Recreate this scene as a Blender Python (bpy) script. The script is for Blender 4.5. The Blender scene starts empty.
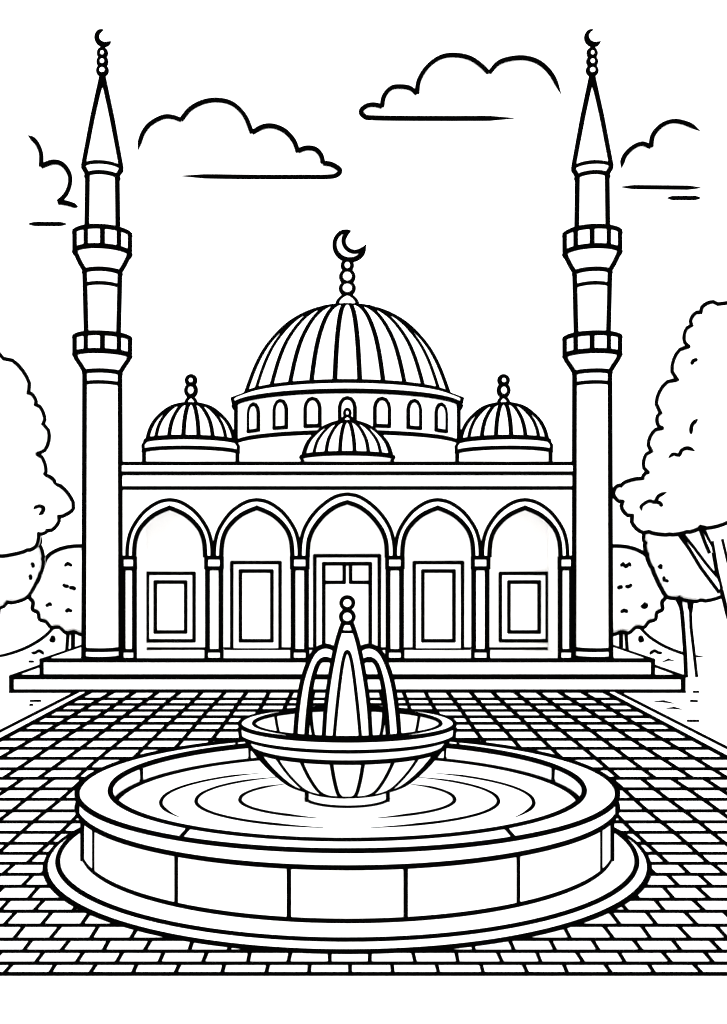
import bpy, math
from mathutils import Vector
S = bpy.context.scene
col = S.collection
F, CX, HY, H = 1100.0, 347.3, 555.0, 4.0       # focal length, centre and horizon (survey of the picture); camera height
R = math.radians

# ------------------------------------------------------------------ materials
def mat_white(name, scale, c0, c1, bump=0.0):
    m = bpy.data.materials.new(name); m.use_nodes = True
    nt = m.node_tree; b = nt.nodes['Principled BSDF']
    b.inputs['Roughness'].default_value = 1.0
    b.inputs['Specular IOR Level'].default_value = 0.0
    tc = nt.nodes.new('ShaderNodeTexCoord'); n = nt.nodes.new('ShaderNodeTexNoise')
    n.inputs['Scale'].default_value = scale; n.inputs['Detail'].default_value = 4
    r = nt.nodes.new('ShaderNodeValToRGB')
    r.color_ramp.elements[0].color = (*c0, 1); r.color_ramp.elements[1].color = (*c1, 1)
    nt.links.new(tc.outputs['Object'], n.inputs['Vector'])
    nt.links.new(n.outputs['Fac'], r.inputs['Fac']); nt.links.new(r.outputs['Color'], b.inputs['Base Color'])
    return m
def mat_ink():
    m = bpy.data.materials.new('black_ink'); m.use_nodes = True
    nt = m.node_tree; b = nt.nodes['Principled BSDF']
    b.inputs['Roughness'].default_value = 1.0
    b.inputs['Specular IOR Level'].default_value = 0.0
    n = nt.nodes.new('ShaderNodeTexNoise'); n.inputs['Scale'].default_value = 3
    r = nt.nodes.new('ShaderNodeValToRGB')
    r.color_ramp.elements[0].color = (0, 0, 0, 1); r.color_ramp.elements[1].color = (.0006, .0006, .0006, 1)
    nt.links.new(n.outputs['Fac'], r.inputs['Fac']); nt.links.new(r.outputs['Color'], b.inputs['Base Color'])
    return m
STONE = mat_white('white_stone', 2, (.84, .84, .84), (.88, .88, .88))
PAVE = mat_white('white_paving', 3, (.82, .82, .82), (.86, .86, .86))
LEAF = mat_white('white_foliage', 5, (.84, .84, .84), (.88, .88, .88))
WATER = mat_white('white_water', 1, (.84, .84, .84), (.87, .87, .87))
CLOUD = mat_white('white_cloud', .1, (.88, .88, .88), (.9, .9, .9))
INK = mat_ink()

# ------------------------------------------------------------------ geometry helpers
def P(x, y, D):                                  # surveyed picture point at depth D
    return Vector(((x - CX) * D / F, D, H - (y - HY) * D / F))
def rad(w, D): return (w + 1.3) * D / (2 * F)            # radius of a drawn line w wide at depth D
def catmull(pts, n=5, closed=False):
    pts = [Vector(p) for p in pts]; N = len(pts); out = []
    rng = range(N if closed else N - 1)
    for i in rng:
        if closed: a, b, c, d = pts[i-1], pts[i], pts[(i+1) % N], pts[(i+2) % N]
        else: a, b, c, d = pts[max(i-1, 0)], pts[i], pts[i+1], pts[min(i+2, N-1)]
        for k in range(n):
            t = k / n
            out.append(.5*((2*b) + (c-a)*t + (2*a-5*b+4*c-d)*t*t + (3*b-a-3*c+d)*t**3))
    if not closed: out.append(pts[-1])
    return out

class MB:
    def __init__(s): s.v = []; s.f = []; s.m = []
    def add(s, vs, fs, m=0):
        o = len(s.v); s.v += [Vector(v) for v in vs]
        for f in fs: s.f.append([i + o for i in f]); s.m.append(m)
    def _tube(s, pts, rs, closed, sides, m):
        N = len(pts); T = []
        for i in range(N):
            if closed: t = pts[(i+1) % N] - pts[i-1]
            else: t = pts[min(i+1, N-1)] - pts[max(i-1, 0)]
            T.append(t.normalized() if t.length > 1e-9 else Vector((0, 0, 1)))
        u = T[0].orthogonal().normalized(); vs = []
        for i in range(N):
            u = (u - T[i] * u.dot(T[i]))
            u = u.normalized() if u.length > 1e-6 else T[i].orthogonal().normalized()
            w = T[i].cross(u)
            for k in range(sides):
                a = 2*math.pi*k/sides
                vs.append(pts[i] + (u*math.cos(a) + w*math.sin(a)) * rs[i])
        fs = []
        for i in range(N if closed else N-1):
            j = (i+1) % N
            for k in range(sides):
                l = (k+1) % sides
                fs.append([i*sides+k, i*sides+l, j*sides+l, j*sides+k])
        if not closed:
            fs.append([k for k in range(sides)][::-1]); fs.append([(N-1)*sides+k for k in range(sides)])
        s.add(vs, fs, m)
    def ink(s, pts, r, closed=False, sides=8, m=1, taper=0):
        pts = [Vector(p) for p in pts]
        q = [pts[0]]
        for p in pts[1:]:
            if (p - q[-1]).length > 1e-5: q.append(p)
        if closed and len(q) > 2 and (q[0]-q[-1]).length < 1e-5: q.pop()
        pts = q; N = len(pts)
        if N < 2: return
        if closed:
            sharp = [i for i in range(N) if (pts[i]-pts[i-1]).angle(pts[(i+1) % N]-pts[i], 0) > .7]
            if not sharp: s._tube(pts, [r(p) if callable(r) else r for p in pts], True, sides, m); return
            i0 = sharp[0]; pts = pts[i0:] + pts[:i0] + [pts[i0]]; N += 1
        run = [pts[0]]
        L = [0]
        for i in range(1, N): L.append(L[-1] + (pts[i]-pts[i-1]).length)
        tot = L[-1]
        def rr(i):
            if callable(r): return r(pts[i])
            if not taper: return r
            e = 1
            if taper in (1, 3): e = min(e, .25 + L[i]/(tot*.18))
            if taper in (2, 3): e = min(e, .25 + (tot-L[i])/(tot*.18))
            return r*e
        rs = [rr(i) for i in range(N)]
        a = 0
        for i in range(1, N):
            last = i == N-1
            if last or (pts[i]-pts[i-1]).angle(pts[i+1]-pts[i], 0) > .7:
                seg = pts[a:i+1]; sr = rs[a:i+1]
                if closed or a > 0:
                    seg[0] = seg[0] - (seg[1]-seg[0]).normalized()*sr[0]*.6
                if closed or not last:
                    seg[-1] = seg[-1] + (seg[-1]-seg[-2]).normalized()*sr[-1]*.6
                s._tube(seg, sr, False, sides, m); a = i
    def box(s, x0, x1, y0, y1, z0, z1, r=0, edges='all', inset=0):
        c = [(x, y, z) for z in (z0, z1) for y in (y0, y1) for x in (x0, x1)]
        s.add(c, [[0,2,3,1], [4,5,7,6], [0,1,5,4], [2,6,7,3], [0,4,6,2], [1,3,7,5]])
        if r:
            E = [(0,1),(2,3),(4,5),(6,7),(0,2),(1,3),(4,6),(5,7),(0,4),(1,5),(2,6),(3,7)]
            for a, b in E:
                A, B = Vector(c[a]), Vector(c[b])
                if edges == 'horizontal' and abs(A.z-B.z) > 1e-4: continue
                if edges == 'front' and (A.y > y0+1e-4 or B.y > y0+1e-4): continue
                d = (B-A).normalized()*r*.5
                s.ink([A-d, B+d], r)
    def prism(s, pts, y0, y1, r=0, back=True):   # closed XZ outline pushed from depth y0 (front) to y1
        N = len(pts)
        f = [Vector((p[0], y0, p[-1])) for p in pts]; b = [Vector((p[0], y1, p[-1])) for p in pts]
        s.add(f + b, [list(range(N)), list(range(2*N-1, N-1, -1))] + [[i, (i+1) % N, N+(i+1) % N, N+i][::-1] for i in range(N)])
        if r:
            s.ink(f, r, closed=True)
            if back: s.ink(b, r, closed=True)
    def lathe(s, prof, cx, cy, seg=96, cap=True, m=0):
        vs = []; fs = []; K = len(prof)
        for (r, z) in prof:
            for k in range(seg):
                a = 2*math.pi*k/seg; vs.append((cx + r*math.sin(a), cy - r*math.cos(a), z))
        for i in range(K-1):
            for k in range(seg):
                l = (k+1) % seg; fs.append([i*seg+k, i*seg+l, (i+1)*seg+l, (i+1)*seg+k])
        if cap: fs.append([k for k in range(seg)][::-1]); fs.append([(K-1)*seg+k for k in range(seg)])
        s.add(vs, fs, m)
    def ring(s, r, z, cx, cy, w, seg=96):
        if not callable(w): r -= .3*w
        s.ink([(cx + r*math.sin(2*math.pi*k/seg), cy - r*math.cos(2*math.pi*k/seg), z) for k in range(seg)], w, closed=True, sides=8)
    def merid(s, prof, ang, cx, cy, w):          # ang in degrees, 0 = towards the viewer's side (-Y)
        a = R(ang)
        s.ink([(cx + r*math.sin(a), cy - r*math.cos(a), z) for r, z in prof], w)
    def sil(s, prof, cx, cy, w):                 # ink lines on both flanks of a turned form
        d = math.hypot(cx, cy); base = math.degrees(math.atan2(-cx, cy))
        for sg in (-1, 1):
            pts = []
            for r, z in prof:
                al = math.acos(max(.2, 1 - .7*w/max(r, .01)))
                a = R(base) + sg*max(0, math.acos(min(1, r/d)) - al); q = r + .3*w
                pts.append((cx + q*math.sin(a), cy - q*math.cos(a), z))
            s.ink(pts, w)
    def inflate(s, out, D, depth, cen, steps=7, back=None):
        N = len(out); c = Vector((cen[0], D, cen[1])); vs = []; fs = []
        front = depth
        for sg in (-1, 1):
            o = len(vs); depth = front if sg < 0 or back is None else back
            for j in range(steps):
                sc = 1-j/steps; y = depth*(1-sc*sc)*sg
                for p in out: vs.append(Vector((c.x + (p.x-c.x)*sc, D + y, c.z + (p.z-c.z)*sc)))
            vs.append(Vector((c.x, D + depth*sg, c.z)))
            for j in range(steps-1):
                for k in range(N):
                    l = (k+1) % N; q = [o+j*N+k, o+j*N+l, o+(j+1)*N+l, o+(j+1)*N+k]
                    fs.append(q if sg < 0 else q[::-1])
            for k in range(N):
                q = [o+(steps-1)*N+k, o+(steps-1)*N+(k+1) % N, o+steps*N]
                fs.append(q if sg < 0 else q[::-1])
        s.add(vs, fs)
    def build(s, name, parent=None, mat=STONE, smooth=False):
        off = ROOT.get(parent.name, Vector((0, 0, 0))) if parent else Vector((0, 0, 0))
        me = bpy.data.meshes.new(name)
        me.from_pydata([tuple(v - off) for v in s.v], [], s.f)
        me.materials.append(mat); me.materials.append(INK)
        for p, m in zip(me.polygons, s.m): p.material_index = m; p.use_smooth = smooth or m == 1
        me.validate(); me.update()
        o = bpy.data.objects.new(name, me); col.objects.link(o)
        if parent: o.parent = parent; ROOT[o.name] = off
        return o
ROOT = {}
def tag(o, label=None, cat=None, group=None, kind=None):
    if label: o['label'] = label
    if cat: o['category'] = cat
    if group: o['group'] = group
    if kind: o['kind'] = kind
    return o
def thing(name, loc, label, cat, group=None):
    o = bpy.data.objects.new(name, None); col.objects.link(o); o.location = loc
    o.empty_display_size = .5; ROOT[o.name] = Vector(loc)
    return tag(o, label, cat, group)

def ball(mb, cx, cy, z, rx, rz, w, seg=24):
    mb.lathe([(max(.002, .84*rx*math.sin(math.pi*k/10)), z + .84*rz*math.cos(math.pi*k/10)) for k in range(11)], cx, cy, seg, cap=False)
    mb.ink([(cx + rx*math.cos(2*math.pi*k/28), cy, z + rz*math.sin(2*math.pi*k/28)) for k in range(28)], w, closed=True)
def crescent(mb, cen, ro, rin_c, D, tip1, tip2, thick, w, solid):
    # cen, rin_c, tips in surveyed coordinates; the horn-shaped outline is cut from plate of real thickness
    def ang(c, p): return math.atan2(-(p[1]-c[1]), p[0]-c[0])
    def arc(c, p, q, n=18, sgn=1):
        a, b = ang(c, p), ang(c, q)
        while b < a: b += 2*math.pi
        ra, rb = math.dist(c, p), math.dist(c, q)
        return [(c[0] + (ra+(rb-ra)*t)*math.cos(a+(b-a)*t), c[1] - (ra+(rb-ra)*t)*math.sin(a+(b-a)*t)) for t in [k/n for k in range(n+1)]]
    o = arc(cen, tip1, tip2); i = arc(rin_c, tip1, tip2)
    pts = [P(x, y, D) for x, y in o] + [P(x, y, D) for x, y in i[::-1][1:-1]]
    N = len(o); M = len(i)
    f = []; vs = []
    for k in range(N):
        a, b = P(*o[k], D), P(*i[k], D)
        for y in (-thick, thick): vs += [a + Vector((0, y, 0)), b + Vector((0, y, 0))]
    for k in range(N-1):
        a = 4*k; b = 4*(k+1)
        f += [[a, b, b+1, a+1], [a+2, a+3, b+3, b+2], [a, a+2, b+2, b], [a+1, b+1, b+3, a+3]]
    mb.add(vs, f, 1 if solid else 0)
    for y in (-thick, thick):
        mb.ink([p + Vector((0, y, 0)) for p in [P(x, yy, D) for x, yy in o]], w, taper=3)
        mb.ink([p + Vector((0, y, 0)) for p in [P(x, yy, D) for x, yy in i]], w, taper=3)

# ------------------------------------------------------------------ ground and paving
g = MB(); g.add([(-900, -60, 0), (900, -60, 0), (900, 1800, 0), (-900, 1800, 0)], [[0, 1, 2, 3]])
tag(g.build('ground', mat=PAVE), 'plain white ground around the plaza', kind='structure')
XP = 7.43; yk = lambda y: F*H/(y - HY)
DF, DB = yk(975.5), 31.88
pv = MB(); pv.add([(-XP, DF, .004), (XP, DF, .004), (XP, DB, .004), (-XP, DB, .004)], [[0, 1, 2, 3]])
rows = [700.5, 706, 712, 718.5, 725, 732, 741, 750, 760, 770.5, 780, 790.5, 801, 812.5, 823.5, 834, 845, 855,
        865, 876, 888, 901, 913, 927, 941, 953, 965, 975.5]
lw = 2.5
def jr(p): return rad(lw, p.y)
for y in rows:
    rr_ = rad(3.1 if y < 715 else 3.5, yk(y)); pv.ink([(-XP, yk(y), .004+.5*rr_), (XP, yk(y), .004+.5*rr_)], rr_, sides=6)
def longs(y0, y1, n, ph=0):
    for k in range(1, n):
        X = -XP + 2*XP*k/n + ph
        A, B = yk(y0), yk(y1)
        # each paver edge leans a touch, as hand-laid stones do
        pv.ink([(X + .012*math.sin(k*2.3+j), A + (B-A)*j/10, .004+.5*rad(3, A + (B-A)*j/10)) for j in range(11)], jr, sides=6)
lw = 3.3
longs(693.6, 780, 23); longs(780, 865, 27)
seq = rows[rows.index(865):]
for i in range(len(seq)-1):
    bw = .415 if i else .45
    n = int(2*XP/bw)
    for k in range(n+1):
        X = -XP + bw*(k + (.5 if i % 2 else .0)) + .02*math.sin(k*5.1+i)
        if X < XP and X > -XP+.05: pv.ink([(X, yk(seq[i]), .012), (X + .01*math.sin(k*3.3+i*2), yk(seq[i+1]), .012)], jr, sides=6)
tag(pv.build('pavement', mat=PAVE), 'white plaza paving drawn with black brick joints', kind='structure')
for sg, nm in ((-1, 'kerb'), (1, 'kerb')):
    k = MB(); a, b = sorted((sg*(XP+.012), sg*(XP+.36)))
    k.box(a, b, DF, DB, -.05, .03)
    for X in (a, b): k.ink([(X, DF + (DB-DF)*j/12, .03) for j in range(13)], lambda p: rad(3.8, p.y), sides=6)
    k.ink([(a, DF, .03), (b, DF, .03)], rad(2.5, DF))
    tag(k.build(nm, mat=STONE), kind='structure')

# ------------------------------------------------------------------ podium
D1, D2 = 31.9, 32.06
pod = thing('podium', (0, D1, 0), 'wide two-stepped white platform under the mosque and both minarets', 'platform')
zL, zU = H-(677-HY)*D1/F, H-(660.3-HY)*D2/F
m = MB(); m.box(-9.74, 9.74, D1, 46, .035, zL, rad(4.2, D1)); m.build('step', pod)
m = MB(); m.box(-8.91, 8.91, D2, 45.2, zL+.002, zU, rad(3.6, D1)); m.build('step', pod)

# ------------------------------------------------------------------ mosque
DW = 32.32; DBK = 35.55; s1 = DW/F; tW = .5
mos = thing('mosque', (0, 38, zU), 'white mosque with five pointed arches, a big ribbed dome and three small domes', 'mosque')
X_ = lambda px, D: px*D/F
Z_ = lambda y, D: H-(y-HY)*D/F
zTop = Z_(463.3, DW)
HW = 6.59
w3 = rad(3.1, DW)
# main body behind the arcade
m = MB(); m.box(-HW, HW, DBK, 45, zU+.003, zTop-.3, 0)
m.ink([(-HW, DBK-.01, zU+.02), (HW, DBK-.01, zU+.02)], rad(3.4, DBK))
for x in (-HW, HW): m.ink([(x, 45, zU), (x, 45, zTop-.3)], rad(3.4, 45))
m.build('wall', mos)
for a, b in ((-HW, -HW+.12), (HW-.12, HW)):
    m = MB(); m.box(a, b, DW+tW+.005, DBK-.015, zU+.004, Z_(480, DW)-.004); m.build('side_wall', mos)
m = MB(); m.box(-HW+.05, HW-.05, DW+.55, DBK-.01, Z_(480, DW), zTop-.32); m.build('porch_roof', mos)
# cornice, frieze
m = MB(); m.box(-HW, HW, DW-.12, DW+tW+.1, Z_(473.2, DW-.12), Z_(463.4, DW-.12), w3, 'horizontal'); m.build('cornice', mos)
m = MB(); m.box(-HW, HW, DW-.04, DW+tW, Z_(488, DW), Z_(473.2, DW-.12)-.003)
m.ink([(-HW, DW-.04, Z_(488, DW)), (HW, DW-.04, Z_(488, DW))], rad(3, DW)); m.build('frieze', mos)
# arcade
SIDE_IN = [(35.5, 0), (35.2, 9), (34.0, 18), (30.6, 27), (24.5, 35), (16.5, 42), (8.0, 46.5), (0, 49.6)]
SIDE_OUT = [(42.4, 0), (42.3, 9), (41, 18), (38.3, 27), (32.5, 37), (25, 46), (15.5, 53), (7.5, 56.5), (0, 57.6)]
CEN_IN = [(39.6, 0), (39.3, 10), (38.2, 18), (34.8, 27), (29.5, 35), (22.5, 43), (14, 49.5), (6.8, 53), (0, 55.2)]
CEN_OUT = [(47.0, 0), (46.9, 10), (45.6, 19), (42.7, 29), (37, 39), (29.5, 48), (20, 56), (10, 61.5), (0, 63.2)]
ysp = 557.5
def curve(c, half, n=4):
    q = catmull([(x, 0, h) for x, h in half], n)
    full = [(-p.x, p.z) for p in q] + [(p.x, p.z) for p in reversed(q[:-1])]
    return [Vector((X_(c + x, DW), DW, Z_(ysp-h, DW))) for x, h in full]
BAYS = [(-177.3, SIDE_IN, SIDE_OUT), (-90.3, SIDE_IN, SIDE_OUT), (0, CEN_IN, CEN_OUT), (90.3, SIDE_IN, SIDE_OUT), (177.3, SIDE_IN, SIDE_OUT)]
COLS = [-219.6, -133.1, -47.5, 47.5, 133.1, 219.6]
aw = MB(); zt = Z_(488, DW)-.003; ypz = Z_(ysp, DW)
bounds = [-HW] + [X_(c, DW) for c in COLS[1:-1]] + [HW]
for b, (c, ci, co) in enumerate(BAYS):
    inn = curve(c, ci)
    low = [Vector((bounds[b], DW, ypz))] + inn + [Vector((bounds[b+1], DW, ypz))]
    n = len(low)
    for y, fl in ((DW, False), (DW+tW, True)):
        vs = [(p.x, y, p.z) for p in low] + [(p.x, y, zt) for p in low]
        fs = [[i, i+1, n+i+1, n+i] for i in range(n-1)]
        aw.add(vs, [f[::-1] for f in fs] if fl else fs)
    vs = [(p.x, DW, p.z) for p in low] + [(p.x, DW+tW, p.z) for p in low]
    aw.add(vs, [[i, n+i, n+i+1, i+1] for i in range(n-1)])
aw.build('arcade_wall', mos)
for b, (c, ci, co) in enumerate(BAYS):
    inn, out = curve(c, ci), curve(c, co)
    out = [Vector((p.x, p.y, p.z)) for p in out]
    n1, n2 = len(inn), len(out); k = 40
    def resample(pp):
        L = [0]
        for i in range(1, len(pp)): L.append(L[-1] + (pp[i]-pp[i-1]).length)
        o = []; j = 0
        for q in range(k+1):
            t = L[-1]*q/k
            while j < len(L)-2 and L[j+1] < t: j += 1
            o.append(pp[j].lerp(pp[j+1], (t-L[j])/(L[j+1]-L[j])))
        return o
    I, O = resample(inn), resample(out); m = MB(); y0 = DW-.07; y1 = DW-.003
    vs = []
    for a, o in zip(I, O):
        vs += [(a.x, y0, a.z), (o.x, y0, o.z), (a.x, y1, a.z), (o.x, y1, o.z)]
    fs = []
    for i in range(k):
        a, q = 4*i, 4*(i+1)
        fs += [[a, q, q+1, a+1], [a+1, q+1, q+3, a+3], [a, a+2, q+2, q], [a+2, a+3, q+3, q+2]]
    m.add(vs, fs)
    m.ink([Vector((p.x, y0, p.z)) for p in I], rad(3.8, DW)); m.ink([Vector((p.x, y0, p.z)) for p in O], rad(3.0, DW))
    m.build('arch', mos)
for c in COLS:
    x0, x1 = max(-HW+.005, X_(c-6.7, DW)), min(HW-.005, X_(c+6.7, DW))
    zc, zb = Z_(568.3, DW), Z_(650.5, DW)
    m = MB(); m.box(x0, x1, DW, DW+tW, zb, zc)
    for x in (x0, x1):
        m.ink([(x, DW, zb), (x, DW, zc)], rad(4.2, DW))
    cm = m.build('column', mos)
    m = MB(); m.box(x0-.03, x1+.03, DW-.06, DW+tW+.06, zc+.003, ypz-.003, rad(3.4, DW), 'front'); m.build('capital', cm)
    m = MB(); m.box(x0-.03, x1+.03, DW-.05, DW+tW+.05, zU+.003, zb-.003, rad(3.0, DW), 'front'); m.build('column_base', cm)
# windows and door on the porch's rear wall
def rect(D, x0, x1, y0, y1): return X_(x0-CX, D), X_(x1-CX, D), Z_(y1, D), Z_(y0, D)
def frame_window(o, i, name='window'):
    D = DBK-.08
    x0, x1, z0, z1 = rect(D, *o); a0, a1, b0, b1 = rect(D, *i)
    z0 = max(z0, zU+.01)
    m = MB()
    for (p, q, r, s) in ((x0, a0, z0, z1), (a1, x1, z0, z1), (a0, a1, z0, b0), (a0, a1, b1, z1)): m.box(p, q, D, DBK-.003, r, s)
    m.ink([(x0, D, z0), (x1, D, z0), (x1, D, z1), (x0, D, z1)], rad(2.6, D), closed=True)
    w = m.build(name, mos)
    m = MB(); m.box(a0, a1, D+.03, DBK-.003, b0, b1)
    m.ink([(a0, D, b0), (a1, D, b0), (a1, D, b1), (a0, D, b1)], rad(2.8, D), closed=True)
    m.build('pane', w)
frame_window((147.5, 194, 573.4, 640.7), (155.3, 185.7, 582, 632))
frame_window((231.8, 280, 562.6, 650.8), (240.4, 271.9, 571, 640.8))
frame_window((414.3, 462.5, 562.6, 650.8), (422.8, 454, 571, 640.8))
frame_window((500.4, 547.2, 573.4, 640.7), (508.9, 539.2, 582, 632))
D = DBK-.1
x0, x1, z0, z1 = rect(D, 314.8, 379.3, 555.8, 651); z0 = zU+.01
a0, a1, b0, b1 = rect(D, 323.7, 370.3, 563.7, 651); b0 = z0
m = MB()
for (p, q, r, s) in ((x0, a0, z0, z1), (a1, x1, z0, z1), (a0, a1, b1, z1)): m.box(p, q, D, DBK-.003, r, s)
m.ink([(x0, D, z0), (x0, D, z1), (x1, D, z1), (x1, D, z0)], rad(2.7, D)); m.ink([(a0, D, z0), (a0, D, b1), (a1, D, b1), (a1, D, z0)], rad(2.9, D))
dr = m.build('door', mos)
xm0, xm1 = X_(344.2-CX, D), X_(350.6-CX, D); zp = Z_(582.3, D)
m = MB(); m.box(a0, a1, D+.05, DBK-.003, z0, b1); m.build('door_leaf', dr)
for p, q in ((a0, xm0), (xm1, a1)):
    m = MB(); m.box(p+.005, q-.005, D+.015, D+.047, zp, b1-.005)
    m.ink([(p, D+.01, zp), (q, D+.01, zp), (q, D+.01, b1), (p, D+.01, b1)], rad(2.7, D), closed=True)
    m.build('door_panel', dr)

# domes
def smooth_prof(pr, n=5): return [(p.x, p.z) for p in catmull([(r, 0, z) for r, z in pr], n)]
def finial(mb, cx, cy, z, parts, w):
    for p in parts: ball(mb, cx, cy, p[0], p[1], p[2], w)
def bell(mb, cx, cy, z0, r, h, w):
    pr = smooth_prof([(r, z0), (r*.86, z0+h*.45), (r*.5, z0+h*.85), (r*.22, z0+h)])
    mb.lathe(pr, cx, cy, 32); mb.sil(pr, cx, cy, w); mb.ring(r, z0, cx, cy, w, 32)
def dome(cx, cy, prof, z0, ribs, drum, ringp, w, wr, name, low=True):
    pr = smooth_prof([(r, z0+z) for r, z in prof])
    m = MB(); m.lathe(pr, cx, cy, 96)
    m.sil(pr, cx, cy, w)
    for a in ribs:
        for q in (a, -a, 180-a, 180+a): m.merid(pr, q + math.degrees(math.atan2(-cx, cy)), cx, cy, wr)
    m.ring(prof[0][0]+w*.5, z0+w*.4, cx, cy, w)
    d = m.build(name, mos, smooth=False)
    # ring below the dome
    m = MB(); m.lathe(ringp, cx, cy, 96)
    if low: m.ring(ringp[0][0], ringp[0][1], cx, cy, wr)
    m.sil(ringp, cx, cy, wr); m.build('dome_ring', d)
    m = MB(); m.lathe([(drum[0], drum[1]), (drum[0], drum[2])], cx, cy, 96); m.sil([(drum[0], drum[1]), (drum[0], drum[2])], cx, cy, w)
    if len(drum) > 3: m.ring(drum[0], drum[3], cx, cy, wr)
    m.build('drum', d)
    return d
CY = 40.0; k = CY/F
zb = Z_(399.3, CY)
big = dome(0, CY, [(3.72, 0), (3.32, 1.06), (2.84, 1.88), (2.08, 2.66), (1.14, 3.16), (.2, 3.30)], zb, [6.4, 18.8, 31.2, 44, 58],
           (4.05, zTop-.35, Z_(407.5, CY)-.004, Z_(444.5, CY)), [(4.14, Z_(407.5, CY)), (4.17, Z_(403.5, CY)), (3.8, zb-.003)], rad(4.6, CY), rad(3.9, CY), 'dome')
# arched windows round the drum
def drum_window(ang):
    w2, hb, ht = (.245 if abs(ang) < 50 or abs(ang) > 130 else .3), Z_(426.3, 36.2), Z_(399, 36.2)
    sh = [(-w2, hb), (w2, hb), (w2, ht-.3), (w2*.86, ht-.16), (w2*.5, ht-.04), (0, ht), (-w2*.5, ht-.04), (-w2*.86, ht-.16), (-w2, ht-.3)]
    a = R(ang); m = MB(); r0, r1 = 4.03, 4.1
    def pt(u, z, r): b = a + u/4.05; return Vector((r*math.sin(b), CY - r*math.cos(b), z))
    f = [pt(u, z, r1) for u, z in sh]; b = [pt(u, z, r0) for u, z in sh]; N = len(sh)
    m.add(f+b, [list(range(N))] + [[i, N+i, N+(i+1) % N, (i+1) % N] for i in range(N)])
    m.ink(f, rad(3.2, 36), closed=True)
    m.build('window', big)
for a in (0, 16.2, -16.2, 33, -33, 51.5, -51.5, 128, -128, 146, -146, 164, -164, 180): drum_window(a)
fm = MB(); bell(fm, 0, CY, Z_(307.5, CY), .42, .42, rad(3.4, CY))
finial(fm, 0, CY, 0, [(Z_(288.5, CY), .22, .20), (Z_(276.8, CY), .21, .21), (Z_(265.6, CY), .15, .17)], rad(4.6, CY))
fm.build('finial', big)
cm = MB()
c3 = lambda x, y: (220+x*.3576, 220+y*.3576)
crescent(cm, c3(361, 68), 0, c3(376, 58), CY, c3(366, 31), c3(408, 70), .07, rad(3.7, CY), False); cm.build('crescent', big)
for sx in (-1, 1):
    DY = 34.35; cx = sx*156.3*DY/F; u = .165*DY/F; z0 = Z_(443.2, DY)
    d = dome(cx, DY, [(267*u, 0), (247*u, 72*u), (207*u, 137*u), (127*u, 205*u), (30*u, 234*u)], z0, [9.5, 28.5, 50],
             (284*u, zTop-.35, Z_(452, DY)-.004), [(288*u, Z_(452, DY)), (290*u, Z_(447.5, DY)), (272*u, z0-.003)], rad(4.4, DY), rad(3.6, DY), 'dome')
    fm = MB(); bell(fm, cx, DY, z0+231*u, 38*u, 48*u, rad(3.0, DY))
    finial(fm, cx, DY, 0, [(z0+(443-390.3)/F*DY, .135, .165), (z0+(443.2-380.4)/F*DY, .115, .115)], rad(4.9, DY)); fm.build('finial', d)
DY = 34.25; u = .3576*DY/F; z0 = Z_(458.6, DY)
d = dome(0, DY, [(127*u, 0), (111*u, 42*u), (72*u, 80*u), (32*u, 98*u), (4*u, 103*u)], z0, [9, 27, 46, 67],
         (127*u, zTop-.35, z0-.09), [(127*u, z0-.08), (129*u, z0-.04), (128*u, z0-.003)], rad(4.0, DY), rad(3.2, DY), 'dome', low=False)
fm = MB(); bell(fm, 0, DY, z0+98*u, 19*u, 20*u, rad(3.0, DY)); finial(fm, 0, DY, 0, [(z0+127*u, .075, .115)], rad(3.2, DY)); fm.build('finial', d)
for o, l in zip([o for o in col.objects if o.name.startswith('dome') and '_' not in o.name and o.parent is mos],
                ['largest ribbed dome on a drum with arched windows', 'small ribbed dome on the left of the roof', 'small ribbed dome on the right of the roof', 'smallest low dome over the middle arch']):
    tag(o, l)

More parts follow.
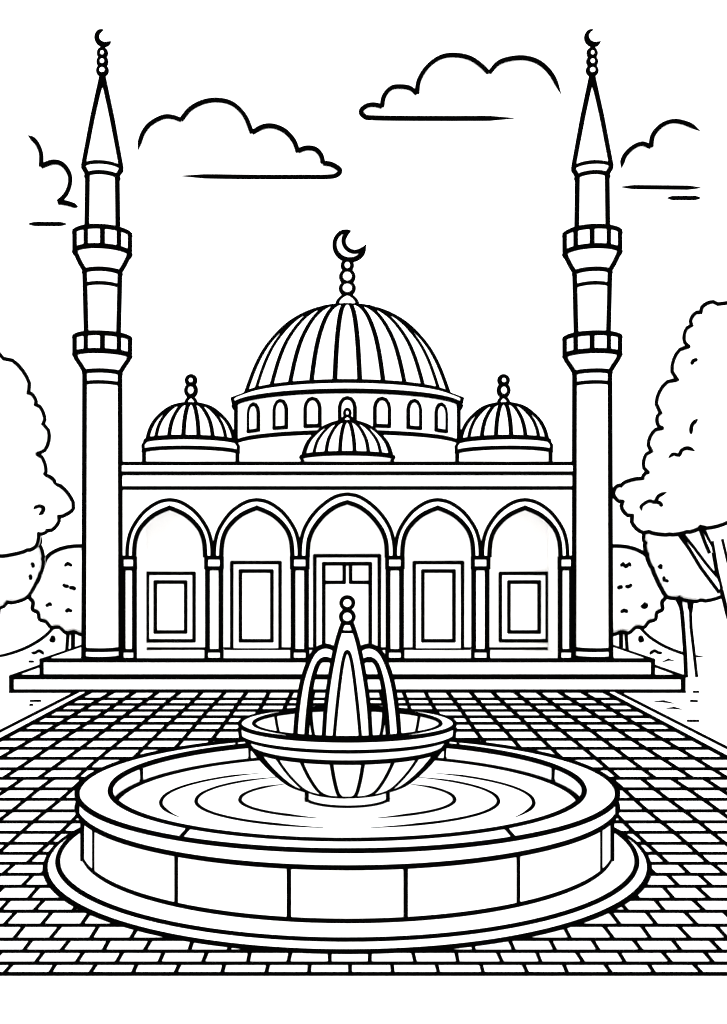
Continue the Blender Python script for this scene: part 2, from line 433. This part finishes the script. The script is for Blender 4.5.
# ------------------------------------------------------------------ minarets
def minaret(pc, sx, label):
    DM = 32.75; k = DM/F; cx = (pc-CX)*k
    Zm = lambda y: Z_(y, DM)
    t = thing('minaret', (cx, DM, zU), label, 'minaret', 'pair of minarets flanking the mosque')
    w = rad(4.8, DM); wr = rad(3.7, DM)
    def seg(name, prof, rings=(), n=64):
        m = MB(); m.lathe(prof, cx, DM, n); m.sil(prof, cx, DM, w)
        for r, z, ww in rings: m.ring(r, z, cx, DM, ww, n)
        return m
    zp = Z_(650.3, DM-.6)
    m = seg('plinth', [(.575, zU+.004), (.575, zp)], [(.575, zp, wr), (.575, zU+.02, w)]); m.build('plinth', t)
    z1 = Zm(373.3)
    m = seg('shaft', [(19.1*k, zp+.003), (18.3*k, z1-.003)], [(18.35*k, Zm(384.8), wr)]); m.build('shaft', t)
    def balcony(yb, ym, yt, rb, name='balcony'):
        pr = [(rb*k, Zm(yb)), ((rb+4.0)*k, Zm(yb-6.5)), ((rb+8.0)*k, Zm(ym+5.5)), (27.9*k, Zm(ym)), (27.9*k, Zm(yt))]
        m = MB(); m.lathe(pr, cx, DM, 64); m.sil(pr, cx, DM, w)
        m.ring(rb*k, Zm(yb), cx, DM, w, 64); m.ring(27.9*k, Zm(ym), cx, DM, w, 64); m.ring(27.9*k, Zm(yt), cx, DM, w, 64)
        base = math.degrees(math.atan2(-cx, DM))
        for a in (0, 34, -34, 146, 180, 214): m.merid([(28.0*k, Zm(ym)), (28.0*k, Zm(yt))], base + a, cx, DM, wr*1.1)
        return m.build(name, t)
    balcony(373.3, 355.5, 338.5, 18.4)
    m = seg('shaft', [(16.8*k, Zm(338.3)), (18.3*k, Zm(273.3)-.003)], [(18.0*k, Zm(287.2), wr)]); m.build('shaft', t)
    balcony(273.3, 253.2, 234.5, 18.4)
    m = seg('shaft', [(16.3*k, Zm(234.3)), (15.6*k, Zm(178)-.003)], []); m.build('shaft', t)
    m = seg('collar', [(15.8*k, Zm(178)), (19.3*k, Zm(171.5)), (19.5*k, Zm(168.8))], [(16.5*k, Zm(177.5), wr), (19.3*k, Zm(168.8), wr)]); m.build('collar', t)
    m = seg('spire', [(19.2*k, Zm(168.6)), (10.6*k, Zm(120)), (.8*k, Zm(76))]); m.build('spire', t)
    m = MB(); finial(m, cx, DM, 0, [(Zm(70.6), 4.0*k, 3.8*k), (Zm(61.7), 3.6*k, 3.7*k), (Zm(53.2), 3.2*k, 3.7*k)], rad(4.4, DM)); m.build('finial', t)
    m = MB(); f = lambda x, y: (pc-32.9+x*.166, 20+y*.166)
    crescent(m, f(205, 105), 0, f(212, 93), DM, f(206, 59), f(250, 128), .03, rad(1.7, DM), True); m.ink([(cx, DM, Zm(43)), (cx, DM, Zm(52))], rad(3.2, DM)); m.build('crescent', t)
minaret(102.4, -1, 'tall white minaret left of the mosque, with two balconies and a crescent')
minaret(592.2, 1, 'tall white minaret right of the mosque, with two balconies and a crescent')

# ------------------------------------------------------------------ fountain
FY = 15.0
fo = thing('fountain', (0, FY, 0), 'round white stone fountain with a ribbed bowl in front of the mosque', 'fountain')
w4 = rad(4.5, 12.5); w27 = rad(3.8, 12)
m = MB(); m.lathe([(3.97, 0), (3.97, .03), (3.82, .08), (3.45, .18), (3.0, .18)], 0, FY, 160, cap=False)
m.ring(3.97, .02, 0, FY, lambda p: rad(5, p.y), 160); m.ring(3.82, .09, 0, FY, lambda p: rad(4.2, p.y), 160); m.build('base_ring', fo)
JO = [-60, -32, -10, 10, 32, 60, 90, 120, 150, 180, -90, -120, -150]
m = MB(); pr = [(3.16, .1), (3.16, .75), (3.52, .75), (3.52, .16)]
m.lathe(pr, 0, FY, 160, cap=False); m.ring(3.52, .18, 0, FY, w4, 160)
m.sil([(3.52, .18), (3.52, .75)], 0, FY, rad(5, 14))
for a in JO: m.merid([(3.52, .18), (3.52, .75)], a, 0, FY, w27)
for a in (108, -108, 150, -150): m.merid([(3.16, .6), (3.16, .9)], a, 0, FY, w27)
m.build('pool_wall', fo)
m = MB(); m.lathe([(3.15, .753), (3.16, .92), (3.58, .92), (3.58, .753), (3.15, .753)], 0, FY, 160, cap=False)
for r, z in ((3.16, .93), (3.58, .93), (3.58, .753)): m.ring(r, z, 0, FY, lambda p: rad(4.6, p.y), 160)
m.sil([(3.58, .753), (3.58, .92)], 0, FY, rad(5, 14))
for sg in (-1, 1):
    for b in (0, 1):
        f = lambda rr, a: (rr*math.sin(R(a))*sg, FY - rr*math.cos(R(a))*(1-2*b), .93)
        m.ink([f(3.58, 30.5), f(3.16, 34.3)], rad(3.4, 12))
for a in (-108, 108): m.merid([(3.15, .68), (3.15, .92)], a, 0, FY, rad(3.6, 16))
m.build('coping', fo)
m = MB(); m.lathe([(.4, .5), (.56, .5), (.56, .80), (.5, .815)], 0, FY, 64); m.ring(.56, .685, 0, FY, rad(4, 14.5), 64); m.ring(.54, .805, 0, FY, rad(3.5, 14.5), 64)
m.sil([(.56, .68), (.56, .8)], 0, FY, rad(4, 15)); m.build('pedestal', fo)
m = MB()
bo = smooth_prof([(.5, .812), (.80, .93), (1.08, 1.17), (1.30, 1.43)])
bi = smooth_prof([(1.28, 1.70), (1.2, 1.42), (1.0, 1.2), (.7, 1.0), (.05, .92)])
m.lathe(bo, 0, FY, 128, cap=False); m.lathe(bi, 0, FY, 128, cap=False)
m.sil(bo, 0, FY, rad(4.4, 15)); m.ring(.5, .815, 0, FY, rad(3.6, 14.5))
for i in range(20): m.merid(bo, 9+18*i, 0, FY, rad(3.2, 14))
for a in (126, -126, 155, -155, 90, -90): m.merid(bi, a, 0, FY, rad(3.0, 15.5))
bw = m.build('bowl', fo)
m = MB(); m.lathe([(1.30, 1.433), (1.40, 1.575), (1.455, 1.58), (1.472, 1.717), (1.28, 1.717), (1.27, 1.69)], 0, FY, 128, cap=False)
m.ring(1.472, 1.717, 0, FY, rad(3.9, 14), 128); m.ring(1.45, 1.58, 0, FY, rad(3.9, 13.7), 128); m.ring(1.32, 1.415, 0, FY, rad(3.9, 13.7), 128); m.ring(1.28, 1.717, 0, FY, rad(3.2, 15), 128)
m.sil([(1.30, 1.433), (1.41, 1.575), (1.455, 1.58), (1.472, 1.717)], 0, FY, rad(4.2, 15)); m.build('rim', bw)
Zf = lambda y: Z_(y, FY); kf = FY/F
sp = smooth_prof([(26*kf, Zf(765)), (24.3*kf, Zf(735)), (22.3*kf, Zf(705)), (18.2*kf, Zf(675)), (12.3*kf, Zf(645)), (8*kf, Zf(630)), (5.2*kf, Zf(622))], 4)
m = MB(); m.lathe(sp, 0, FY, 48); m.sil(sp, 0, FY, rad(4.3, FY))
def Rs(z):
    for (r0, z0), (r1, z1) in zip(sp, sp[1:]):
        if z0 <= z <= z1: return r0 + (r1-r0)*(z-z0)/(z1-z0)
    return sp[0][0]
pet = catmull([(-14, 0, 765), (-13, 0, 738), (-9.5, 0, 700), (-5.5, 0, 668), (-2.6, 0, 654), (0, 0, 650.5), (2.6, 0, 654), (5.5, 0, 668), (9.5, 0, 700), (13, 0, 738), (14, 0, 765)], 5)
for b in (0, 180):
    pts = []
    for p in pet:
        z = Zf(p.z); r = Rs(z); a = math.asin(min(.98, p.x*kf/r)) + R(b); pts.append((r*math.sin(a), FY - r*math.cos(a), z))
    m.ink(pts, rad(3.0, FY))
m.ring(8.2*kf, Zf(631.5), 0, FY, rad(3.0, FY), 40); m.ring(5.6*kf, Zf(623.5), 0, FY, rad(3.0, FY), 40)
spo = m.build('spire', fo)
m = MB(); finial(m, 0, FY, 0, [(Zf(616.8), 5.8*kf, 5.6*kf), (Zf(603), 5.4*kf, 5.2*kf)], rad(4.8, FY)); m.build('finial', spo)
for sg in (-1, 1):
    outp = [(294.5, 762), (295.3, 737), (297.5, 710), (302, 682), (309, 661), (316, 650), (325, 646), (333, 648), (338, 652)]
    inp = [(334, 664), (329, 659.5), (323.5, 659), (317.5, 665), (312, 684), (308.5, 710), (306.5, 737), (306, 762)]
    def q(a): return [(CX + sg*(x-CX), y) for x, y in a]
    pts = catmull([P(x, y, FY) for x, y in q(outp)], 4) + catmull([P(x, y, FY) for x, y in q(inp)], 4)
    m = MB(); N = len(pts)
    oo = catmull([P(x, y, FY) for x, y in q(outp)], 5); ii = catmull([P(x, y, FY) for x, y in q(inp[::-1])], 5)
    def rs(pp, k=40):
        L = [0]
        for i in range(1, len(pp)): L.append(L[-1] + (pp[i]-pp[i-1]).length)
        o = []; j = 0
        for t in [L[-1]*a/k for a in range(k+1)]:
            while j < len(L)-2 and L[j+1] < t: j += 1
            o.append(pp[j].lerp(pp[j+1], (t-L[j])/(L[j+1]-L[j])))
        return o
    A, B = rs(oo), rs(ii); T = .03; vs = []; fs = []
    for a, b in zip(A, B):
        for y in (-T, T): vs += [a + Vector((0, y, 0)), b + Vector((0, y, 0))]
    for i in range(40):
        a, b = 4*i, 4*(i+1)
        fs += [[a, b, b+1, a+1], [a+2, a+3, b+3, b+2], [a, a+2, b+2, b], [a+1, b+1, b+3, a+3]]
    fs += [[0, 1, 3, 2]]
    m.add(vs, fs)
    for y in (-T, T):
        for L in (A, B): m.ink([p + Vector((0, y, 0)) for p in L], rad(4.0, FY))
    m.build('water_jet', fo, mat=WATER)
# water sheet with ripples
m = MB(); m.lathe([(.57, .68), (3.14, .68)], 0, FY, 160, cap=False)
m.ring(3.14, .69, 0, FY, rad(4.0, 17), 160)
for r, a0, a1 in ((2.52, 57, 148), (2.05, 8, 150), (1.46, 15, 141)):
    for sg in (-1, 1):
        m.ink([(sg*r*math.sin(R(a0+(a1-a0)*j/50)), FY - .8*r*math.cos(R(a0+(a1-a0)*j/50)), .684) for j in range(51)], rad(3.0, 14.5), taper=3)
tag(m.build('water', mat=WATER), 'still water with thin ripple rings inside the round fountain pool', kind='structure')

# ------------------------------------------------------------------ trees
def scallop(cusps, cen, D, default=.28, n=6):
    out = []; N = len(cusps)
    for i in range(N):
        a = cusps[i]; b = cusps[(i+1) % N]; bl = a[2] if len(a) > 2 else default
        ax, ay, bx, by = a[0], a[1], b[0], b[1]
        nx, ny = by-ay, -(bx-ax); mx, my = (ax+bx)/2, (ay+by)/2
        if nx*(mx-cen[0]) + ny*(my-cen[1]) < 0: nx, ny = -nx, -ny
        for k in range(n):
            t = k/n; h = 4*t*(1-t)*bl
            h = bl*math.sqrt(max(0, 1-(2*t-1)**2))**1.0
            out.append(P(ax+(bx-ax)*t + nx*h, ay+(by-ay)*t + ny*h, D))
    return out
def on_front(p, out, c, D, depth):
    best = 1.0; d = Vector((p.x-c.x, p.z-c.z)); L = d.length
    if L < 1e-6: return Vector((p.x, D-depth, p.z))
    d /= L; N = len(out); hit = None
    for i in range(N):
        a = Vector((out[i].x-c.x, out[i].z-c.z)); b = Vector((out[(i+1) % N].x-c.x, out[(i+1) % N].z-c.z))
        e = b-a; den = d.x*e.y - d.y*e.x
        if abs(den) < 1e-9: continue
        t = (a.x*e.y - a.y*e.x)/den; q = (a.x*d.y - a.y*d.x)/den
        if t > 0 and -1e-6 <= q <= 1+1e-6: hit = t if hit is None else max(hit, t)
    s = min(.98, L/hit) if hit else .9
    return Vector((p.x, D - depth*(1-s*s)-.03, p.z))
def limb(mb, pts, rads, w):
    mb._tube(pts, rads, False, 12, 0)
    for sg in (-1, 1):
        L = []
        for i, p in enumerate(pts):
            t = (pts[min(i+1, len(pts)-1)] - pts[max(i-1, 0)]).normalized(); nrm = Vector((-t.z, 0, t.x)).normalized()
            L.append(p + nrm*sg*(rads[i]) + Vector((0, -rads[i]*.4, 0)))
        mb.ink(L, w)
def tree(label, base, D, cusps, cen, depth, marks, trunk, w, default=.28, crown_smooth=False, branches=()):
    bp = P(base, HY + F*H/D, D)
    t = thing('tree', (bp.x, D, 0), label, 'tree', 'trees beside the mosque')
    if crown_smooth: out = catmull([P(x, y, D) for x, y in cusps], 4, closed=True)
    else: out = scallop(cusps, cen, D, default)
    c = P(cen[0], cen[1], D)
    m = MB(); m.inflate(out, D, depth, (c.x, c.z)); m.ink([p + Vector((0, -.26, 0)) for p in out], rad(w, D), closed=True, sides=6)
    for mk in marks:
        pts = []
        for x, y in mk:
            q = on_front(P(x, y, D), out, c, D, depth)
            for _ in range(4): q = on_front(P(x, y, q.y), out, c, D, depth)
            pts.append(q)
        # keep the same place in the picture plane of the tree itself
        m.ink(catmull(pts, 4), rad(3.0, D-depth*.5), taper=3, sides=6)
    m.build('crown', t, mat=LEAF)
    m = MB(); q = [P(x, y, D) for x, y, _ in trunk]; q[-1].z = 0
    limb(m, q, [r*D/F for *_, r in trunk], rad(3.6, D))
    for br in branches: limb(m, [P(x, y, D-.02) for x, y, _ in br], [r*D/F for *_, r in br], rad(3.0, D))
    m.build('trunk', t)
    return t
# right, big
tree('largest tree at the right edge, its scalloped crown overhanging the smaller trees', 748, 34,
     [(715, 306), (698, 314), (689, 327), (686, 348), (674.6, 381), (658, 414), (659.6, 429), (649, 452), (645.5, 473, .2), (640.5, 480, .12), (619, 486, .2),
      (612.5, 490), (620.5, 502), (630, 516), (647, 532, .06), (667, 534.5, .06), (684, 532, .1), (698, 527, .12), (730, 518), (765, 490), (785, 440), (775, 390), (750, 340)],
     (708, 480), 1.0,
     [[(642, 511), (641.5, 506), (649, 501), (655, 502), (658.6, 496), (667, 492)], [(655, 502), (660, 503), (662, 507)], [(668.5, 458), (673.5, 454), (679, 455), (682, 450), (688, 448), (695, 451)],
      [(692, 365), (693, 361), (698, 359)], [(691, 434.5), (692, 425), (698, 419)]],
     [(716, 540, 5), (722, 570, 6), (733, 610, 7.5), (745, 650, 8.5), (748, 684, 10)], 3.2, branches=[[(680, 533.5, 1.4), (691, 548, 2), (703, 566, 3), (722, 590, 4)], [(701, 527.5, 1.5), (706, 540, 2), (712, 552, 3)]])
tree('mid-sized tree beside the right end of the platform, slim forked trunk', 690, 36,
     [(645, 530), (643, 543, .1), (645, 554, .08), (650, 568, .03), (663.6, 596, .1), (677, 597.5, .1), (698, 600, .1), (725, 592), (745, 570), (742, 535), (715, 505), (680, 500), (655, 512)],
     (692, 555), 1.6,
     [[(662, 565), (659.5, 566.5), (662, 568.5)], [(663.6, 576), (664.6, 580), (668.6, 581)]],
     [(683, 599, 4), (685.5, 612, 4), (686.5, 628, 3.6), (689, 655, 4.2), (690.5, 677, 5)], 3.2, default=.2,
     branches=[[(676, 595, 1.2), (680, 602, 1.6), (684, 610, 2.2)], [(694, 595, 1.2), (690, 602, 1.8), (688, 612, 2.4)]])
SM = [(0, 546), (-14, 547), (-26, 551), (-34, 557), (-38, 566), (-43, 580), (-50, 590), (-51.5, 597), (-48, 602), (-48.5, 609), (-43, 612.5), (-41.5, 619), (-35, 621.5), (-30, 627), (-22, 627), (-15, 632.5),
      (-7, 631.5), (0, 634), (10, 632), (20, 626), (28, 612), (31, 595), (29, 575), (20, 556), (10, 548)]
tree('small round tree just right of the right minaret, behind the platform', 624, 41,
     [(612-x, y) for x, y in SM], (618, 590), 1.5,
     [[(620.7, 566.5), (623, 564), (625.7, 566.5), (629, 564), (631, 566.5)], [(617.5, 589), (620, 587), (623, 587.5)], [(625, 586), (629, 586.5), (632, 584)],
      [(643, 604), (646, 604.5), (645.5, 607), (642.5, 606.5), (643, 604)], [(620.7, 612.8), (624, 610.5), (628, 612)]],
     [(623, 630, 2.2), (623.5, 645, 2.6), (624, 662, 3.4)], 3.2, crown_smooth=True)
tree('small round tree just left of the left minaret, behind the platform', 71, 41,
     [(83+x, y) for x, y in SM], (77, 590), 1.5,
     [[(64.5, 566.5), (67.8, 563.6), (72, 566)], [(62.8, 584), (66, 586.4), (68.7, 585)], [(69.4, 589), (72, 587.5), (76, 589.7)],
      [(46.3, 606), (49.6, 604), (52, 605.6)], [(65.5, 612), (68.8, 609.8), (72, 612)]],
     [(71, 630, 2.2), (70.5, 645, 2.6), (70, 662, 3.4)], 3.2, crown_smooth=True)
tree('mid-sized tree at the left edge, half behind the biggest left crown', -10, 36,
     [(40, 535), (41.5, 545, .1), (45, 559, .1), (42.5, 573, .04), (30.5, 596, .1), (10, 602), (-15, 605), (-40, 590), (-48, 560), (-35, 525), (0, 505), (28, 515)],
     (0, 557), 1.6, [[(31.5, 563), (33.4, 565), (33, 568)], [(29.5, 575), (31, 577), (30, 580)]],
     [(-4, 598, 4), (-6, 625, 4), (-8, 650, 4.5), (-10, 677, 5.5)], 3.0, default=.2)
tree('biggest tree on the left side, ragged crown reaching behind the minaret', -30, 34,
     [(6, 360), (31, 394, .2), (38, 405.5, .2), (45.5, 425, .28), (40, 455, .2), (46, 477, .25), (57, 484.5, .16), (75.5, 509, .1), (61, 517, .22), (49.5, 531, .15), (41, 534, .05), (39.5, 544, .15),
      (30, 550, .05), (0, 556), (-50, 540), (-85, 490), (-90, 420), (-60, 375), (-25, 355)],
     (-5, 455), 1.2, [[(33.5, 509.5), (36, 507), (40, 506), (43.5, 508), (42, 512.5), (38.5, 515)]],
     [(-10, 550, 6), (-16, 590, 7), (-24, 640, 8), (-30, 684, 10)], 3.2, default=.2)

# ------------------------------------------------------------------ grassy banks
DK = 43.0
for sg in (1, -1):
    px = [(560, 664), (572, 615), (600, 603), (622, 611), (637, 625), (649, 637), (665, 647), (683, 654), (700, 658), (730, 664)]
    mx = 347.3 if sg > 0 else 347.0
    cv = lambda x: x if sg > 0 else 693.6 - x
    pts = catmull([P(cv(x), y, DK) for x, y in px], 4)
    cen = P(cv(618), 662, DK)
    m = MB(); m.inflate(pts, DK, .9, (cen.x, cen.z)); m.ink(pts, rad(3.5, DK), sides=6)
    marks = [[(636, 637), (639, 636.5), (640, 639.5), (637, 640), (636, 637)], [(645.5, 653), (649, 650.5), (652, 650), (655.5, 652), (660, 651.7)]]
    for mk in marks:
        m.ink(catmull([on_front(P(cv(x), y, DK), pts, cen, DK, .9) for x, y in mk], 3), rad(2.6, DK), taper=3, sides=6)
    tag(m.build('hill', mat=LEAF), kind='structure')
gt = MB()
for a in [[(662, 662.6), (668.6, 660.6), (675, 661.6)], [(654, 702), (664, 702.5), (674, 704)], [(666, 709), (674, 709), (682, 710)], [(687, 722), (699, 722)], [(690, 702), (698, 702.4)], [(693, 693), (699, 693)],
          [(30, 702), (41, 702)], [(29.5, 706), (33, 706)], [(29.5, 662.6), (33, 662.8)]]:
    pts = []
    for x, y in a:
        D = yk(y); p = P(x, y, D); pts.append(Vector((p.x, p.y, .02)))
    gt.ink(pts, rad(2.8, pts[0].y), taper=3 if len(pts) > 2 else 0, sides=6)
tag(gt.build('grass', mat=LEAF), 'sparse short grass strokes on the bare ground beside the paving', 'grass', kind='stuff')

# ------------------------------------------------------------------ clouds
def cloud(label, arcs, lines, D, cen, close):
    m = MB(); out = []
    allp = []
    for i, a in enumerate(arcs):
        c = catmull([P(x, y, D) for x, y in a], 5)
        t = (1 if i == 0 else 0) + (2 if i == len(arcs)-1 else 0)
        m.ink(catmull([P(x, y, D-.7) for x, y in a], 5), rad(4.1, D), taper=t, sides=6); allp += c
    for l in lines: m.ink([P(x, y, D-3.2) for x, y in [(l[0][0]+(l[1][0]-l[0][0])*k/12, l[0][1]+(l[1][1]-l[0][1])*k/12) for k in range(13)]], rad(3.4, D), taper=3, sides=6)
    body = allp + [P(x, y, D) for x, y in close]
    c = P(cen[0], cen[1], D); m.inflate(body, D, 1.0, (c.x, c.z), 6, 4.0)
    o = m.build('cloud', mat=CLOUD, smooth=True); tag(o, label, 'cloud', 'clouds in the sky')
cloud('cloud between the left minaret and the big dome, flat underside', [
    [(138, 150), (142, 135), (150, 124), (163, 117), (173, 117), (181, 120)], [(181, 120), (190, 109), (203, 102), (218, 100), (233, 104), (245, 116), (252, 133)],
    [(252, 133), (262, 127), (273, 126), (285, 131), (294, 141), (298, 152)], [(298, 151), (306, 148), (315, 149), (321, 155), (323, 163)],
    [(323, 163), (332, 164.5), (340, 170), (337, 175), (328, 176.8), (300, 177), (250, 177), (181, 176)]], [], 150, (230, 152), [(150, 172)])
cloud('highest cloud, left of the right minaret, two tall humps', [
    [(514, 118.3), (440, 118.5), (375, 118), (364, 116), (361, 111), (366, 106), (374, 104.5), (382, 106.5)], [(382, 106.5), (384, 96), (391, 88), (400, 86.5), (410, 88), (417, 94)],
    [(417, 94), (419, 80), (428, 66), (441, 57), (455, 55), (470, 58), (482, 66), (489, 73.5)], [(489, 73.5), (498, 63), (511, 58.5), (526, 58), (540, 63), (552, 75), (561, 94)]], [], 150, (465, 95), [(550, 112)])
cloud('cloud cut off by the left edge, beside the left minaret', [
    [(28, 135.5), (36, 142), (41, 153), (41, 166.5)], [(41, 166.5), (52, 162), (62, 164), (69, 173), (70, 183), (66, 194), (58, 202)], [(58, 202), (67, 203), (78, 207)]],
    [[(28, 224), (67, 224)]], 150, (25, 185), [(70, 222), (-20, 224), (-40, 190), (-20, 150), (5, 136)])
cloud('cloud cut off by the right edge, beside the right minaret', [
    [(621.5, 168), (624, 157), (632, 148), (642, 143.5), (651, 147)], [(651, 147), (653, 135), (662, 125), (674, 121), (688, 124), (700, 131)]],
    [[(621, 187), (701, 187.8)], [(667, 198), (701, 198)]], 150, (675, 160), [(740, 150), (745, 180), (700, 198), (630, 186)])

# ------------------------------------------------------------------ camera, light, sky
cam = bpy.data.cameras.new('camera'); co = bpy.data.objects.new('camera', cam); col.objects.link(co)
co.location = (0, 0, H); co.rotation_euler = (R(90), 0, 0)
cam.sensor_fit = 'HORIZONTAL'; cam.sensor_width = 36; cam.lens = F/727*36
cam.shift_x = (363.5-CX)/727; cam.shift_y = (HY-512)/727
cam.clip_end = 5000; cam.clip_start = .1
S.camera = co
EL, AZ = 24, 5
w = bpy.data.worlds.new('World'); S.world = w; w.use_nodes = True; nt = w.node_tree
bg = nt.nodes['Background']; sk = nt.nodes.new('ShaderNodeTexSky'); sk.sky_type = 'NISHITA'; sk.sun_disc = False
sk.sun_elevation = R(EL); sk.sun_rotation = R(180+AZ); sk.dust_density = 3; sk.air_density = 1; sk.ozone_density = 1
mx = nt.nodes.new('ShaderNodeMix'); mx.data_type = 'RGBA'; mx.inputs[0].default_value = .93     # even white overcast layer over the clear sky
mx.inputs[7].default_value = (9.5, 9.5, 9.5, 1)
nt.links.new(sk.outputs[0], mx.inputs[6]); nt.links.new(mx.outputs[2], bg.inputs[0]); bg.inputs[1].default_value = .15
sl = bpy.data.lights.new('sun', 'SUN'); sl.energy = 1.5; sl.angle = R(25); sl.color = (1, .97, .93)
so = bpy.data.objects.new('sun', sl); col.objects.link(so); so.location = (0, -20, 40)
so.rotation_euler = (R(90-EL), 0, R(AZ))
S.view_settings.view_transform = 'Standard'; S.view_settings.look = 'None'; S.view_settings.gamma = 1
S.view_settings.exposure = 1.4; S.view_settings.use_curve_mapping = False
S.render.engine = 'CYCLES'
S.cycles.max_bounces = 8; S.cycles.diffuse_bounces = 6
